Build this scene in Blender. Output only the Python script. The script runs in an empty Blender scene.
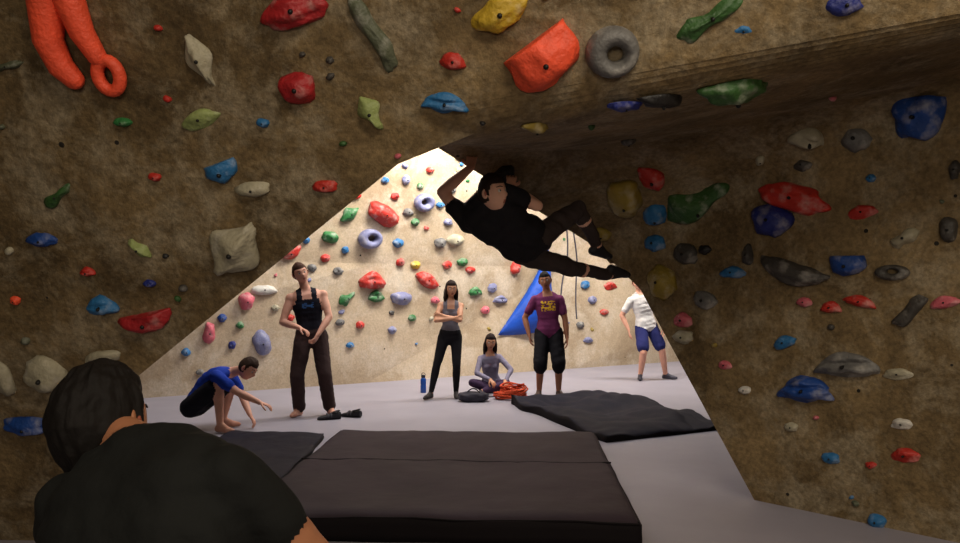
import bpy, math, random
import numpy as np
from mathutils import Vector as V, Matrix, noise
from mathutils.bvhtree import BVHTree
random.seed(7)
scn = bpy.context.scene
try:
    scn.view_settings.view_transform = 'Standard'
    scn.view_settings.look = 'None'
except Exception:
    pass

# ------------------------------------------------------------------ materials
def lin(c):
    out = []
    for x in c[:3]:
        x = x / 255.0
        out.append(x / 12.92 if x <= 0.04045 else ((x + 0.055) / 1.055) ** 2.4)
    return out

MATS = {}
def mat(name, col, rough=0.6, var=0.15, nscale=8, bump=0.0, bscale=40, chalk=0.0, spec=0.4, metal=0.0):
    if name in MATS:
        return MATS[name]
    m = bpy.data.materials.new(name)
    m.use_nodes = True
    nt = m.node_tree
    N, L = nt.nodes, nt.links
    b = N['Principled BSDF']
    b.inputs['Roughness'].default_value = rough
    b.inputs['Specular IOR Level'].default_value = spec
    b.inputs['Metallic'].default_value = metal
    tc = N.new('ShaderNodeTexCoord')
    nz = N.new('ShaderNodeTexNoise')
    nz.inputs['Scale'].default_value = nscale
    nz.inputs['Detail'].default_value = 5
    L.new(tc.outputs['Object'], nz.inputs['Vector'])
    c = lin(col)
    rp = N.new('ShaderNodeValToRGB')
    rp.color_ramp.elements[0].position = 0.3
    rp.color_ramp.elements[1].position = 0.7
    rp.color_ramp.elements[0].color = [x * (1 - var) for x in c] + [1]
    rp.color_ramp.elements[1].color = [min(1, x * (1 + var)) for x in c] + [1]
    L.new(nz.outputs['Fac'], rp.inputs['Fac'])
    outc = rp.outputs['Color']
    if chalk > 0:
        n2 = N.new('ShaderNodeTexNoise')
        n2.inputs['Scale'].default_value = 11
        n2.inputs['Detail'].default_value = 6
        L.new(tc.outputs['Object'], n2.inputs['Vector'])
        r2 = N.new('ShaderNodeValToRGB')
        r2.color_ramp.elements[0].position = 0.5
        r2.color_ramp.elements[1].position = 0.75
        r2.color_ramp.elements[0].color = (0, 0, 0, 1)
        r2.color_ramp.elements[1].color = (chalk, chalk, chalk, 1)
        L.new(n2.outputs['Fac'], r2.inputs['Fac'])
        mx = N.new('ShaderNodeMixRGB')
        L.new(r2.outputs['Color'], mx.inputs['Fac'])
        L.new(outc, mx.inputs['Color1'])
        mx.inputs['Color2'].default_value = (0.62, 0.58, 0.52, 1)
        outc = mx.outputs['Color']
    L.new(outc, b.inputs['Base Color'])
    if bump > 0:
        n3 = N.new('ShaderNodeTexNoise')
        n3.inputs['Scale'].default_value = bscale
        n3.inputs['Detail'].default_value = 4
        L.new(tc.outputs['Object'], n3.inputs['Vector'])
        bp = N.new('ShaderNodeBump')
        bp.inputs['Strength'].default_value = bump
        bp.inputs['Distance'].default_value = 0.02
        L.new(n3.outputs['Fac'], bp.inputs['Height'])
        L.new(bp.outputs['Normal'], b.inputs['Normal'])
    MATS[name] = m
    return m

def rock(name, dark, light, grey, blot=1.3, speck=0.8, bolt=3.0, bump=.3, stain=0.0):
    m = bpy.data.materials.new(name)
    m.use_nodes = True
    nt = m.node_tree
    N, L = nt.nodes, nt.links
    b = N['Principled BSDF']
    b.inputs['Roughness'].default_value = 0.72
    b.inputs['Specular IOR Level'].default_value = 0.25
    tc = N.new('ShaderNodeTexCoord')
    def nz(scale, det, rough=.6, dist=0.0, off=(0, 0, 0), sc=(1, 1, 1)):
        mp = N.new('ShaderNodeMapping'); mp.inputs['Location'].default_value = off; mp.inputs['Scale'].default_value = sc
        L.new(tc.outputs['Object'], mp.inputs['Vector'])
        n = N.new('ShaderNodeTexNoise'); n.inputs['Scale'].default_value = scale; n.inputs['Detail'].default_value = det
        n.inputs['Roughness'].default_value = rough; n.inputs['Distortion'].default_value = dist
        L.new(mp.outputs['Vector'], n.inputs['Vector'])
        return n.outputs['Fac']
    def ramp(fac, p0, p1, c0, c1):
        r = N.new('ShaderNodeValToRGB')
        r.color_ramp.elements[0].position = p0; r.color_ramp.elements[1].position = p1
        r.color_ramp.elements[0].color = tuple(c0) + (1,); r.color_ramp.elements[1].color = tuple(c1) + (1,)
        L.new(fac, r.inputs['Fac']); return r.outputs['Color']
    def mix(kind, fac, a, c):
        x = N.new('ShaderNodeMixRGB'); x.blend_type = kind
        if isinstance(fac, float): x.inputs['Fac'].default_value = fac
        else: L.new(fac, x.inputs['Fac'])
        for s_, v_ in (('Color1', a), ('Color2', c)):
            if isinstance(v_, tuple): x.inputs[s_].default_value = v_
            else: L.new(v_, x.inputs[s_])
        return x.outputs['Color']
    base_ = ramp(nz(blot, 8, .68, .7), .34, .66, lin(dark), lin(light))
    gfac = ramp(nz(blot * 2.3, 10, .75, .3, (7, 3, 5)), .47, .64, (0, 0, 0), (.8, .8, .8))
    c = mix('MIX', gfac, base_, tuple(lin(grey)) + (1,))
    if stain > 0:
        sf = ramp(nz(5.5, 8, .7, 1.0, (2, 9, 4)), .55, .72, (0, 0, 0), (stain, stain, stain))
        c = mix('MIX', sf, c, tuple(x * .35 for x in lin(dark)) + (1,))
    sp_ = ramp(nz(34, 4, .7), .36, .62, (speck,) * 3, (1.04,) * 3)
    c = mix('MULTIPLY', 1.0, c, sp_)
    vo = N.new('ShaderNodeTexVoronoi'); vo.inputs['Scale'].default_value = bolt
    vo.inputs['Randomness'].default_value = 0.6
    L.new(tc.outputs['Object'], vo.inputs['Vector'])
    lt = N.new('ShaderNodeMath'); lt.operation = 'GREATER_THAN'; lt.inputs[1].default_value = 0.04
    L.new(vo.outputs['Distance'], lt.inputs[0])
    c = mix('MIX', lt.outputs[0], (0.02, 0.016, 0.012, 1), c)
    L.new(c, b.inputs['Base Color'])
    bp = N.new('ShaderNodeBump'); bp.inputs['Strength'].default_value = bump; bp.inputs['Distance'].default_value = 0.05
    L.new(nz(7, 9, .65), bp.inputs['Height'])
    L.new(bp.outputs['Normal'], b.inputs['Normal'])
    return m

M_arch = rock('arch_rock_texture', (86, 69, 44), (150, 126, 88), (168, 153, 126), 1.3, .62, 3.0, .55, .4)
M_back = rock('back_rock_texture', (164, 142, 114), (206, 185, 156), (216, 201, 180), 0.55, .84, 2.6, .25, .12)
M_floor = mat('padded_floor_vinyl', (150, 145, 155), 0.55, 0.07, 1.5, 0.12, 6)
M_ceil = mat('ceiling_paint', (60, 54, 48), 0.9, 0.1)
M_wall = mat('wall_paint', (92, 76, 54), 0.9, 0.15, 2)
M_mat = mat('mat_vinyl', (54, 43, 49), 0.75, 0.18, 2.5, 0.5, 5, spec=.18)
M_mat2 = mat('mat_vinyl_dark', (25, 23, 35), 0.75, 0.18, 2.5, 0.6, 5, spec=.16)
M_matside = mat('mat_side_vinyl', (20, 15, 17), 0.8, 0.1, 3, spec=.15)
M_dark = mat('bolt_dark', (16, 14, 12), 0.5, 0.05)

# ------------------------------------------------------------------ mesh helper
def make_obj(name, verts, faces, midx, mats, smooth=True, recenter=True):
    me = bpy.data.meshes.new(name)
    verts = np.asarray([tuple(v) for v in verts], dtype=float)
    off = V((0, 0, 0))
    if recenter:
        mn, mx = verts.min(0), verts.max(0)
        off = V(((mn[0] + mx[0]) / 2, (mn[1] + mx[1]) / 2, mn[2]))
        verts = verts - np.array(off)
    me.from_pydata([tuple(v) for v in verts], [], [tuple(f) for f in faces])
    for m in mats:
        me.materials.append(m)
    if midx is not None:
        me.polygons.foreach_set('material_index', np.array(midx, dtype=np.int32))
    me.polygons.foreach_set('use_smooth', np.full(len(me.polygons), smooth, dtype=bool))
    me.update()
    ob = bpy.data.objects.new(name, me)
    ob.location = off
    scn.collection.objects.link(ob)
    return ob

def parent_to(child, par):
    bpy.context.view_layer.update()
    child.parent = par
    child.matrix_parent_inverse = par.matrix_world.inverted()

class Acc:
    def __init__(s):
        s.v, s.f, s.m = [], [], []
    def add(s, verts, faces, m):
        o = len(s.v)
        s.v.extend([V(x) for x in verts])
        s.f.extend([tuple(i + o for i in f) for f in faces])
        if isinstance(m, int):
            s.m.extend([m] * len(faces))
        else:
            s.m.extend(m)

def basis(w):
    w = w.normalized()
    a = V((0, 0, 1)) if abs(w.z) < 0.9 else V((1, 0, 0))
    u = w.cross(a).normalized()
    return u, w.cross(u).normalized(), w

def tube(pts, rad, seg=10, caps=3):
    """swept tube with hemispherical ends, closed"""
    pts = [V(p) for p in pts]
    rings = []
    n = len(pts)
    d0 = (pts[1] - pts[0]); d1 = (pts[-1] - pts[-2])
    if d0.length < 1e-6: d0 = V((0, 0, 1))
    if d1.length < 1e-6: d1 = V((0, 0, 1))
    u, v, w = basis(d0)
    def ring(c, r, u, v):
        rings.append([c + (u * math.cos(a) + v * math.sin(a)) * r for a in [2 * math.pi * k / seg for k in range(seg)]])
    start = pts[0] - w * rad[0]
    for k in range(1, caps):
        a = math.pi / 2 * (1 - k / caps)
        ring(pts[0] - w * rad[0] * math.sin(a), rad[0] * math.cos(a), u, v)
    for i in range(n):
        if 0 < i < n - 1:
            w = ((pts[i] - pts[i - 1]).normalized() + (pts[i + 1] - pts[i]).normalized())
            w = w.normalized() if w.length > 1e-6 else d1.normalized()
        elif i == n - 1:
            w = d1.normalized()
        u = (u - w * u.dot(w)).normalized()
        v = w.cross(u)
        ring(pts[i], rad[i], u, v)
    for k in range(caps - 1, 0, -1):
        a = math.pi / 2 * (1 - k / caps)
        ring(pts[-1] + w * rad[-1] * math.sin(a), rad[-1] * math.cos(a), u, v)
    end = pts[-1] + w * rad[-1]
    vs = [start]; fs = []
    for r in rings: vs += r
    vs.append(end)
    for k in range(seg):
        fs.append((0, 1 + (k + 1) % seg, 1 + k))
    for i in range(len(rings) - 1):
        a = 1 + i * seg; b = a + seg
        for k in range(seg):
            fs.append((a + k, a + (k + 1) % seg, b + (k + 1) % seg, b + k))
    a = 1 + (len(rings) - 1) * seg; e = len(vs) - 1
    for k in range(seg):
        fs.append((a + k, a + (k + 1) % seg, e))
    return vs, fs

def ellipsoid(c, r, axes=None, nu=12, nv=8):
    ax = axes or (V((1, 0, 0)), V((0, 1, 0)), V((0, 0, 1)))
    vs = []; fs = []
    for j in range(nv + 1):
        th = math.pi * j / nv
        for i in range(nu):
            ph = 2 * math.pi * i / nu
            vs.append(V(c) + ax[0] * r[0] * math.sin(th) * math.cos(ph) + ax[1] * r[1] * math.sin(th) * math.sin(ph) + ax[2] * r[2] * math.cos(th))
    for j in range(nv):
        for i in range(nu):
            a = j * nu + i; b = j * nu + (i + 1) % nu
            fs.append((a, a + nu, b + nu, b))
    return vs, fs

# ------------------------------------------------------------------ room shell
def box(name, x0, x1, y0, y1, z0, z1, m):
    vs = [(x, y, z) for z in (z0, z1) for y in (y0, y1) for x in (x0, x1)]
    fs = [(0, 2, 3, 1), (4, 5, 7, 6), (0, 1, 5, 4), (2, 6, 7, 3), (0, 4, 6, 2), (1, 3, 7, 5)]
    return make_obj(name, vs, fs, None, [m], smooth=False)

box('floor', -8, 9.6, -4, 19.5, -0.2, 0, M_floor)
box('ceiling', -8, 9.6, -4, 19.5, 5.0, 5.2, M_ceil)
box('wall_left', -7.2, -7.0, -4, 9.2, 0, 5, M_wall)
box('wall_rear', -7.2, 4.6, -3.7, -3.5, 0, 5, M_wall)
box('wall_right', 4.3, 4.5, -3.5, 3.0, 0, 5, M_wall)
box('wall_far_right', 9.0, 9.2, 2.9, 18.6, 0, 5, M_wall)
box('wall_side_right', 4.5, 9.0, 2.8, 3.0, 0, 5, M_wall)

# ------------------------------------------------------------------ climbing walls
EYE = V((0, 0, 1.5))
A = V((-2.62, 4.47, 0)); B = V((-0.242, 3.3, 2.147)); Q = V((4.25, 2.7, 2.95))
Bb = V((-0.32, 5.0, 2.467)); R = V((0.83, 5.2, 2.46)); D = V((0.985, 6.15, 1.82)); E = V((1.26, 5.9, 1.5))
F = V((1.95, 5.33, 0)); G = V((4.25, 2.98, 0)); C = V((2.74, 4.28, 2.69))
def w1(x, z): return V((x, (15.03 - 1.69 * z - 0.18 * x) / 3.47, z))
A2 = w1(-2.10, .82)
av = [A, B, Q, Bb, R, D, E, F, G, C, w1(-7.0, 0), w1(-7.0, 5), w1(4.25, 5), w1(-0.24, 5), A2]
af = [(10, 0, 14, 11), (14, 1, 13), (14, 13, 11), (1, 2, 12, 13), (1, 2, 9), (1, 9, 4), (1, 4, 3), (3, 4, 5), (9, 4, 5), (7, 9, 5, 6), (7, 8, 2, 9)]
af2 = []
for f in af:
    p = [av[i] for i in f]
    c = sum(p, V((0, 0, 0))) / len(p)
    n = (p[1] - p[0]).cross(p[2] - p[0])
    af2.append(f if n.dot(EYE - c) > 0 else tuple(reversed(f)))
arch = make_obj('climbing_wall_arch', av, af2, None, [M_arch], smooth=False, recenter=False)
bv = arch.modifiers.new('b', 'BEVEL'); bv.width = 0.16; bv.segments = 8; bv.limit_method = 'ANGLE'; bv.angle_limit = 0.35
so = arch.modifiers.new('s', 'SOLIDIFY'); so.thickness = 0.07; so.offset = -1
ARCH = BVHTree.FromPolygons(av, af2)

nb = V((0.514, -0.857, 0))
base = [V((-8, 8.3, 0)), V((-1.8, 12.0, 0)), V((1.6, 14.05, 0)), V((9.2, 18.6, 0))]
mo = [0.0, 0.30, 0.0, 0.2]; to = [0.8, 1.0, 0.9, 0.8]
bvv = [p.copy() for p in base] + [p + nb * o + V((0, 0, 1.9)) for p, o in zip(base, mo)] + [p + nb * o + V((0, 0, 5.0)) for p, o in zip(base, to)]
bff = []
for r in range(2):
    for i in range(3):
        a = r * 4 + i
        for f in [(a, a + 1, a + 5), (a, a + 5, a + 4)]:
            bff.append(f)
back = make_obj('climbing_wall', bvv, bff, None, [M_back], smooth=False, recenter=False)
s2 = back.modifiers.new('s', 'SOLIDIFY'); s2.thickness = 0.05; s2.offset = 1 if (bvv[1]-bvv[0]).cross(bvv[5]-bvv[0]).dot(nb) < 0 else -1
BACK = BVHTree.FromPolygons(bvv, bff)

# ------------------------------------------------------------------ holds
HC = {'red': (184, 46, 36), 'crim': (164, 34, 38), 'orange': (240, 86, 54), 'blue': (28, 66, 136), 'sky': (44, 108, 160), 'navy': (34, 44, 116),
      'green': (46, 112, 58), 'dgreen': (52, 88, 42), 'lime': (146, 158, 96), 'yellow': (194, 160, 48), 'oyel': (150, 128, 52),
      'beige': (166, 158, 134), 'grey': (104, 102, 100), 'dgrey': (66, 62, 58), 'slime': (84, 88, 68), 'black': (28, 26, 26), 'pink': (200, 96, 108),
      'lilac': (120, 122, 156), 'white': (205, 200, 190)}
HM = {k: mat('hold_' + k, v, 0.5, 0.15, 14, 0.4, 50, 0.45 if k not in ('white', 'black', 'orange') else 0.0) for k, v in HC.items()}
HKEYS = list(HC.keys()); HMATS = [HM[k] for k in HKEYS] + [M_dark]

import bmesh
ICO = {}
for sd in (2, 3, 4):
    bm = bmesh.new(); bmesh.ops.create_icosphere(bm, subdivisions=sd, radius=1)
    bm.verts.ensure_lookup_table()
    ICO[sd] = ([v.co.copy() for v in bm.verts], [tuple(v.index for v in f.verts) for f in bm.faces]); bm.free()

def hold_mesh(kind, a, b, dep, sd, seed):
    """local mesh: x half-length a, y half-height b, z protrusion dep."""
    parts = []
    if kind == 'ring':
        vs = []; fs = []; nu, nv = 28, 12
        for i in range(nu):
            p = 2 * math.pi * i / nu
            tr = 0.36 + 0.07 * math.sin(p + seed)
            for j in range(nv):
                q = 2 * math.pi * j / nv
                rr = 0.64 + tr * math.cos(q)
                vs.append(V((rr * math.cos(p) * a, rr * math.sin(p) * b, max(-0.01, (0.25 + 0.75 * math.sin(q)) * dep))))
        for i in range(nu):
            for j in range(nv):
                fs.append((i * nv + j, ((i + 1) % nu) * nv + j, ((i + 1) % nu) * nv + (j + 1) % nv, i * nv + (j + 1) % nv))
        return [(vs, fs, 0)]
    if kind == 'loops':
        # two dripping legs joined at the top, the right one ending in an open eye
        pts = [V((-.25 * a, 1.15 * b, .3 * dep)), V((-.45 * a, .6 * b, .4 * dep)), V((-.62 * a, .0 * b, .45 * dep)), V((-.50 * a, -.45 * b, .4 * dep)), V((-.30 * a, -.66 * b, .35 * dep))]
        parts.append(tube(pts, [.42 * a, .40 * a, .34 * a, .30 * a, .24 * a], 16, 4) + (0,))
        pts = [V((.05 * a, 1.1 * b, .3 * dep)), V((.12 * a, .6 * b, .45 * dep)), V((.22 * a, .1 * b, .45 * dep)), V((.42 * a, -.3 * b, .4 * dep))]
        parts.append(tube(pts, [.40 * a, .34 * a, .28 * a, .22 * a], 16, 4) + (0,))
        ring_ = [V((.58 * a + .26 * a * math.cos(t), -.62 * b + .26 * b * math.sin(t), .4 * dep)) for t in [2 * math.pi * k / 20 for k in range(21)]]
        parts.append(tube(ring_, [.15 * a] * 21, 12, 3) + (0,))
        return parts
    vs0, fs = ICO[sd]
    vs = []
    for p in vs0:
        x, y, z = p
        nz = noise.noise(p * 1.6 + V((seed * 3.1, seed, 0))) * 0.22 + noise.noise(p * 4 + V((seed, 0, 0))) * 0.06
        x *= 1 + nz; y *= 1 + nz; z *= 1 + nz * 1.4
        if kind == 'jug':       # horn / crescent with incut lip
            y = y * (1 - 0.25 * abs(x)) - 0.45 * x * x + 0.2
            if y > 0.05: z = z * (1.1 - 0.5 * math.exp(-((y - 0.35) / 0.2) ** 2))
        elif kind == 'horn':
            y = y * (1 - 0.25 * abs(x)) + 0.6 * x * x - 0.3
        elif kind == 'moon':
            y = min(y, 0.28 + 0.05 * nz)
            y = (y + 0.36) * 1.25
            z = z * (1.0 if y < 0.4 else 0.92)
        elif kind == 'pinch':
            y = y * (0.72 + 0.28 * math.cos(x * 4 + seed)) * (1.1 - 0.3 * x)
            z = z * (1 - 0.3 * abs(y))
        elif kind == 'edge':
            z = z * (0.45 + 0.55 * max(0, min(1, 0.5 + y)))
            x = x * (1.05 - 0.25 * y)
        elif kind == 'drip':
            y = y * (0.55 + 0.45 * abs(x) ** 1.5) + 0.15 * math.sin(x * 3)
            z = z * (0.6 + 0.4 * x * x)
        elif kind == 'slope':
            z = z * 0.8
        else:
            x *= 1 + 0.1 * math.sin(seed * 5 + y * 3)
        vs.append(V((x * a, y * b, max(z * dep, -0.004))))
    parts.append((vs, fs, 0))
    zc = dep * 0.92
    s = min(a, b) * 0.17
    if kind in ('blob', 'jug', 'edge', 'slope', 'pinch', 'moon') and sd > 2:
        cy = {'jug': 0.1, 'moon': 0.0}.get(kind, 0.0) * b
        top = max((v.z for v in vs if abs(v.x) < a * 0.25 and abs(v.y - cy) < b * 0.3), default=zc)
        t = tube([V((0, cy, top * 0.5)), V((0, cy, top * 0.985))], [min(s, .012), min(s, .012)], 8, 2)
        parts.append((t[0], t[1], 1))
    return parts

def pixel_to_wall(bvh, u, v, lock=None):
    """cast a ray from the camera through an image pixel onto the wall surface"""
    d = V(((u - 480) / 750.0, 1, (289 - v) / 750.0))  # camera ray for image pixel coordinates u and v
    if lock:
        n, c = lock
        return EYE + d * ((c - EYE).dot(n) / d.dot(n))
    loc, n, i, dist = bvh.ray_cast(EYE, d.normalized())
    if loc is None: return None
    if n.dot(d) > 0: n = -n
    return loc, n

def add_hold(acc, bvh, u, v, w, h, rot, col, kind, sd=3):
    r = pixel_to_wall(bvh, u, v)
    if r is None: return None
    c, n = r
    dist = c.y
    px = dist / 750
    t1 = pixel_to_wall(bvh, u + 1, v, (n, c)) - c
    t2 = pixel_to_wall(bvh, u, v - 1, (n, c)) - c
    l1 = min(t1.length, 1.5 * px); l2 = min(t2.length, 1.5 * px)
    ax = t1.normalized(); ay = n.cross(ax).normalized()
    if ay.dot(t2) < 0: ay = -ay
    a = w / 2 * l1; b = h / 2 * l2
    q = math.radians(rot)
    ex = ax * math.cos(q) + ay * math.sin(q); ey = -ax * math.sin(q) + ay * math.cos(q)
    dep = min(a, b) * 0.85 + 0.008
    dep = min(dep, 0.16)
    if kind == 'loops': dep = .10
    ci = HKEYS.index(col)
    for vs, fs, mi in hold_mesh(kind, a, b, dep, sd, (u * 0.37 + v * 0.11) % 17):
        acc.add([c + ex * p.x + ey * p.y + n * p.z for p in vs], fs, ci if mi == 0 else len(HKEYS))
    return c

FRONT = [
 (80,38,84,118,2,'orange','loops'),(295,10,66,34,12,'crim','blob'),(373,32,80,30,-62,'slime','drip'),(500,14,56,34,28,'yellow','blob'),
 (201,60,52,24,-72,'beige','pinch'),(545,62,76,62,36,'orange','moon'),(613,52,54,52,0,'grey','ring'),(710,18,70,28,32,'dgreen','pinch'),
 (842,4,42,26,5,'navy','blob'),(742,31,22,14,0,'sky','edge'),(453,61,25,18,-10,'red','blob'),(298,88,40,30,8,'crim','blob'),
 (445,104,46,20,-6,'sky','jug'),(371,113,36,22,-60,'lime','pinch'),(123,122,18,9,0,'green','blob'),(263,123,13,9,0,'sky','blob'),
 (200,119,38,17,20,'lime','edge'),(223,172,34,24,20,'sky','moon'),(253,189,36,15,4,'beige','blob'),(325,186,27,12,0,'red','blob'),
 (155,177,13,8,0,'red','blob'),(58,196,38,12,38,'dgreen','pinch'),(43,239,30,13,0,'blue','blob'),(237,247,66,44,48,'beige','pinch'),
 (140,248,26,13,-40,'lime','pinch'),(88,272,16,9,0,'red','jug'),(103,306,32,18,0,'sky','jug'),(147,322,54,22,12,'crim','moon'),
 (47,374,40,34,10,'beige','slope'),(3,378,22,34,0,'beige','slope'),(102,357,38,13,15,'beige','edge'),(28,425,48,16,0,'blue','blob'),
 (8,66,34,10,12,'slime','pinch'),(150,283,12,7,0,'navy','blob'),(16,300,10,8,0,'orange','blob'),(330,60,9,7,0,'dgrey','blob'),
 (625,196,38,32,0,'oyel','blob'),(662,98,42,14,0,'black','blob'),(735,86,52,26,12,'dgreen','blob'),(625,104,32,9,5,'navy','blob'),
 (536,126,26,12,-10,'oyel','edge'),(504,178,24,24,0,'black','blob'),(601,233,22,10,-20,'oyel','blob'),(628,140,14,8,0,'dgrey','blob'),(537,212,18,9,-20,'beige','edge'),
 (652,178,34,16,-62,'red','edge'),(698,200,72,28,42,'dgreen','pinch'),(655,213,26,18,0,'sky','blob'),(656,243,20,17,0,'sky','blob'),
 (662,282,28,34,0,'oyel','slope'),(686,254,26,20,-20,'dgrey','blob'),(733,273,27,13,0,'sky','jug'),(794,198,72,28,-14,'red','blob'),
 (772,220,40,32,-10,'navy','blob'),(792,270,72,24,-18,'dgrey','horn'),(848,266,36,26,0,'blue','moon'),(893,272,36,16,0,'dgrey','ring'),
 (911,311,44,22,42,'dgrey','drip'),(860,302,34,12,-15,'red','jug'),(831,308,22,12,0,'red','jug'),(805,302,15,10,0,'pink','blob'),
 (862,212,30,13,12,'red','edge'),(857,139,30,26,0,'grey','blob'),(808,138,38,18,-12,'beige','jug'),(918,119,54,52,0,'blue','moon'),
 (803,165,18,13,0,'dgrey','blob'),(905,238,32,18,35,'beige','pinch'),(949,230,20,26,0,'dgrey','blob'),(945,303,34,13,14,'pink','jug'),
 (847,367,64,26,0,'grey','jug'),(898,374,28,12,0,'beige','edge'),(806,391,54,26,-3,'blue','jug'),(785,343,26,13,20,'sky','jug'),
 (905,455,28,15,0,'red','edge'),(831,458,20,11,0,'sky','blob'),(877,521,18,15,0,'sky','blob'),(902,424,22,12,0,'white','edge'),
 (871,465,11,7,0,'red','blob'),(705,300,24,18,-20,'grey','blob'),(871,178,10,8,0,'sky','blob'),(683,320,18,14,0,'pink','edge'),
 (684,337,20,13,0,'beige','blob'),(745,390,12,8,0,'white','blob'),(748,255,12,20,0,'dgrey','blob'),(725,365,13,9,0,'pink','edge'),
 (705,250,12,10,0,'black','blob'),(792,427,14,9,0,'beige','blob'),(955,170,12,18,0,'dgrey','blob'),(760,160,10,8,0,'beige','blob'),
]
for i, hd in enumerate(FRONT):
    acc = Acc()
    if add_hold(acc, ARCH, *hd, sd=4 if hd[2] > 45 else 3) is not None:
        make_obj('climbing_hold', acc.v, acc.f, acc.m, HMATS)

acc = Acc(); rnd = random.Random(3)
for k in range(100):
    u = rnd.uniform(-120, 1080); v = rnd.uniform(-60, 520)
    if any(abs(u - h[0]) < h[2] * .6 + 8 and abs(v - h[1]) < h[3] * .6 + 8 for h in FRONT): continue
    if u < 640 and v > 130 and (u > 425 or v > 142 + (425 - u) * 0.8): continue
    s = rnd.uniform(3.5, 7)
    add_hold(acc, ARCH, u, v, s * 1.4, s, rnd.uniform(-40, 40), rnd.choice(['red', 'dgrey', 'dgrey', 'sky', 'beige', 'dgreen', 'pink', 'slime', 'slime', 'oyel', 'black']), 'blob', 2)
make_obj('foot_chip_set', acc.v, acc.f, acc.m, HMATS)

BK = [(350,214,22,13,35,'green','pinch'),(330,237,18,12,-10,'green','blob'),(383,214,36,20,-28,'red','blob'),(423,202,20,18,0,'lilac','ring'),
 (370,238,24,20,0,'lilac','ring'),(290,253,22,14,10,'red','moon'),(264,290,26,10,0,'white','blob'),(246,301,16,18,0,'pink','blob'),(209,333,12,22,0,'pink','blob'),
 (262,343,18,26,20,'lilac','slope'),(347,298,18,11,35,'green','pinch'),(372,282,28,18,0,'red','jug'),(376,297,16,12,0,'green','jug'),(401,298,22,13,0,'lilac','blob'),
 (427,280,24,13,-25,'red','blob'),(440,243,12,10,0,'grey','blob'),(408,212,10,8,0,'grey','blob'),(330,206,12,12,0,'beige','jug'),(398,243,11,9,0,'sky','blob'),
 (455,240,16,12,0,'beige','blob'),(462,262,10,8,0,'green','blob'),(447,265,9,8,0,'red','blob'),(406,180,8,10,0,'lilac','blob'),(440,205,8,6,0,'sky','blob'),
 (325,258,9,8,0,'red','blob'),(338,271,10,8,0,'grey','blob'),(306,240,8,7,0,'sky','blob'),(415,265,9,8,0,'yellow','blob'),(400,262,8,8,0,'red','blob'),
 (340,322,9,7,0,'grey','blob'),(360,325,9,7,0,'red','blob'),(392,330,8,8,0,'lilac','blob'),(412,318,8,7,0,'green','blob'),(475,292,14,9,0,'green','jug'),
 (492,288,10,9,0,'lilac','blob'),(470,270,9,7,0,'red','blob'),(515,268,10,12,0,'red','blob'),(585,285,10,8,0,'sky','blob'),(592,300,8,8,0,'lilac','blob'),
 (604,312,8,6,0,'red','blob'),(580,325,8,7,0,'grey','blob'),(610,286,12,8,0,'red','edge'),(232,345,8,8,0,'navy','blob'),(290,318,9,7,0,'red','blob'),(222,318,9,8,0,'blue','blob'),
 (500,300,14,8,0,'lilac','jug'),(485,310,9,8,0,'pink','blob'),(588,340,9,6,0,'lilac','blob'),(300,350,8,6,0,'dgrey','blob'),(350,345,8,6,0,'sky','blob'),
 (395,196,9,7,0,'red','blob'),(415,222,8,8,0,'green','blob'),(385,180,7,7,0,'sky','blob'),(448,222,9,7,0,'lilac','blob'),(356,196,9,7,0,'red','blob'),
 (345,250,8,7,0,'sky','blob'),(312,268,9,8,0,'grey','blob'),(430,170,8,7,0,'red','blob'),(420,186,7,6,0,'green','blob'),(452,190,8,7,0,'grey','blob'),
 (186,352,9,8,0,'sky','blob'),(240,325,8,7,0,'green','blob'),(275,308,8,7,0,'beige','blob'),(200,372,8,6,0,'grey','blob'),(435,300,9,7,0,'pink','blob'),(300,225,8,7,0,'lilac','blob')]
acc = Acc()
for hd in BK: add_hold(acc, BACK, *hd)
rnd = random.Random(11)
for k in range(330):
    x = rnd.uniform(-6.4, 8.3); z = rnd.uniform(0.55, 4.7)
    c0 = V((x, 13.1 + 0.6 * x, z)) + nb * 3
    loc, n, i, dist = BACK.ray_cast(c0, -nb)
    if loc is None or loc.x < -6.7: continue
    if n.dot(nb) < 0: n = -n
    dloc = loc - EYE
    u = 480 + 750 * dloc.x / dloc.y; v = 289 - 750 * dloc.z / dloc.y
    if any(abs(u - h[0]) < h[2] * .6 + 5 and abs(v - h[1]) < h[3] * .6 + 5 for h in BK): continue
    if 490 < u < 565 and 240 < v < 340: continue
    s = rnd.choice([0.025, 0.03, 0.035, 0.04, 0.05, 0.06])
    ax = n.cross(V((0, 0, 1))).normalized(); ay = n.cross(ax)
    q = rnd.uniform(-.8, .8); ex = ax * math.cos(q) + ay * math.sin(q); ey = n.cross(ex)
    kind = rnd.choice(['blob', 'jug', 'edge', 'pinch', 'blob'])
    col = rnd.choice(['red', 'red', 'sky', 'green', 'lilac', 'lilac', 'grey', 'beige', 'pink', 'oyel', 'blue', 'dgrey', 'green', 'beige'])
    for vs, fs, mi in hold_mesh(kind, s * rnd.uniform(1, 1.5), s, s * 0.9, 2, rnd.uniform(0, 15)):
        acc.add([loc + ex * p.x + ey * p.y + n * p.z for p in vs], fs, HKEYS.index(col) if mi == 0 else len(HKEYS))
make_obj('climbing_hold_set', acc.v, acc.f, acc.m, HMATS)

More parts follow.
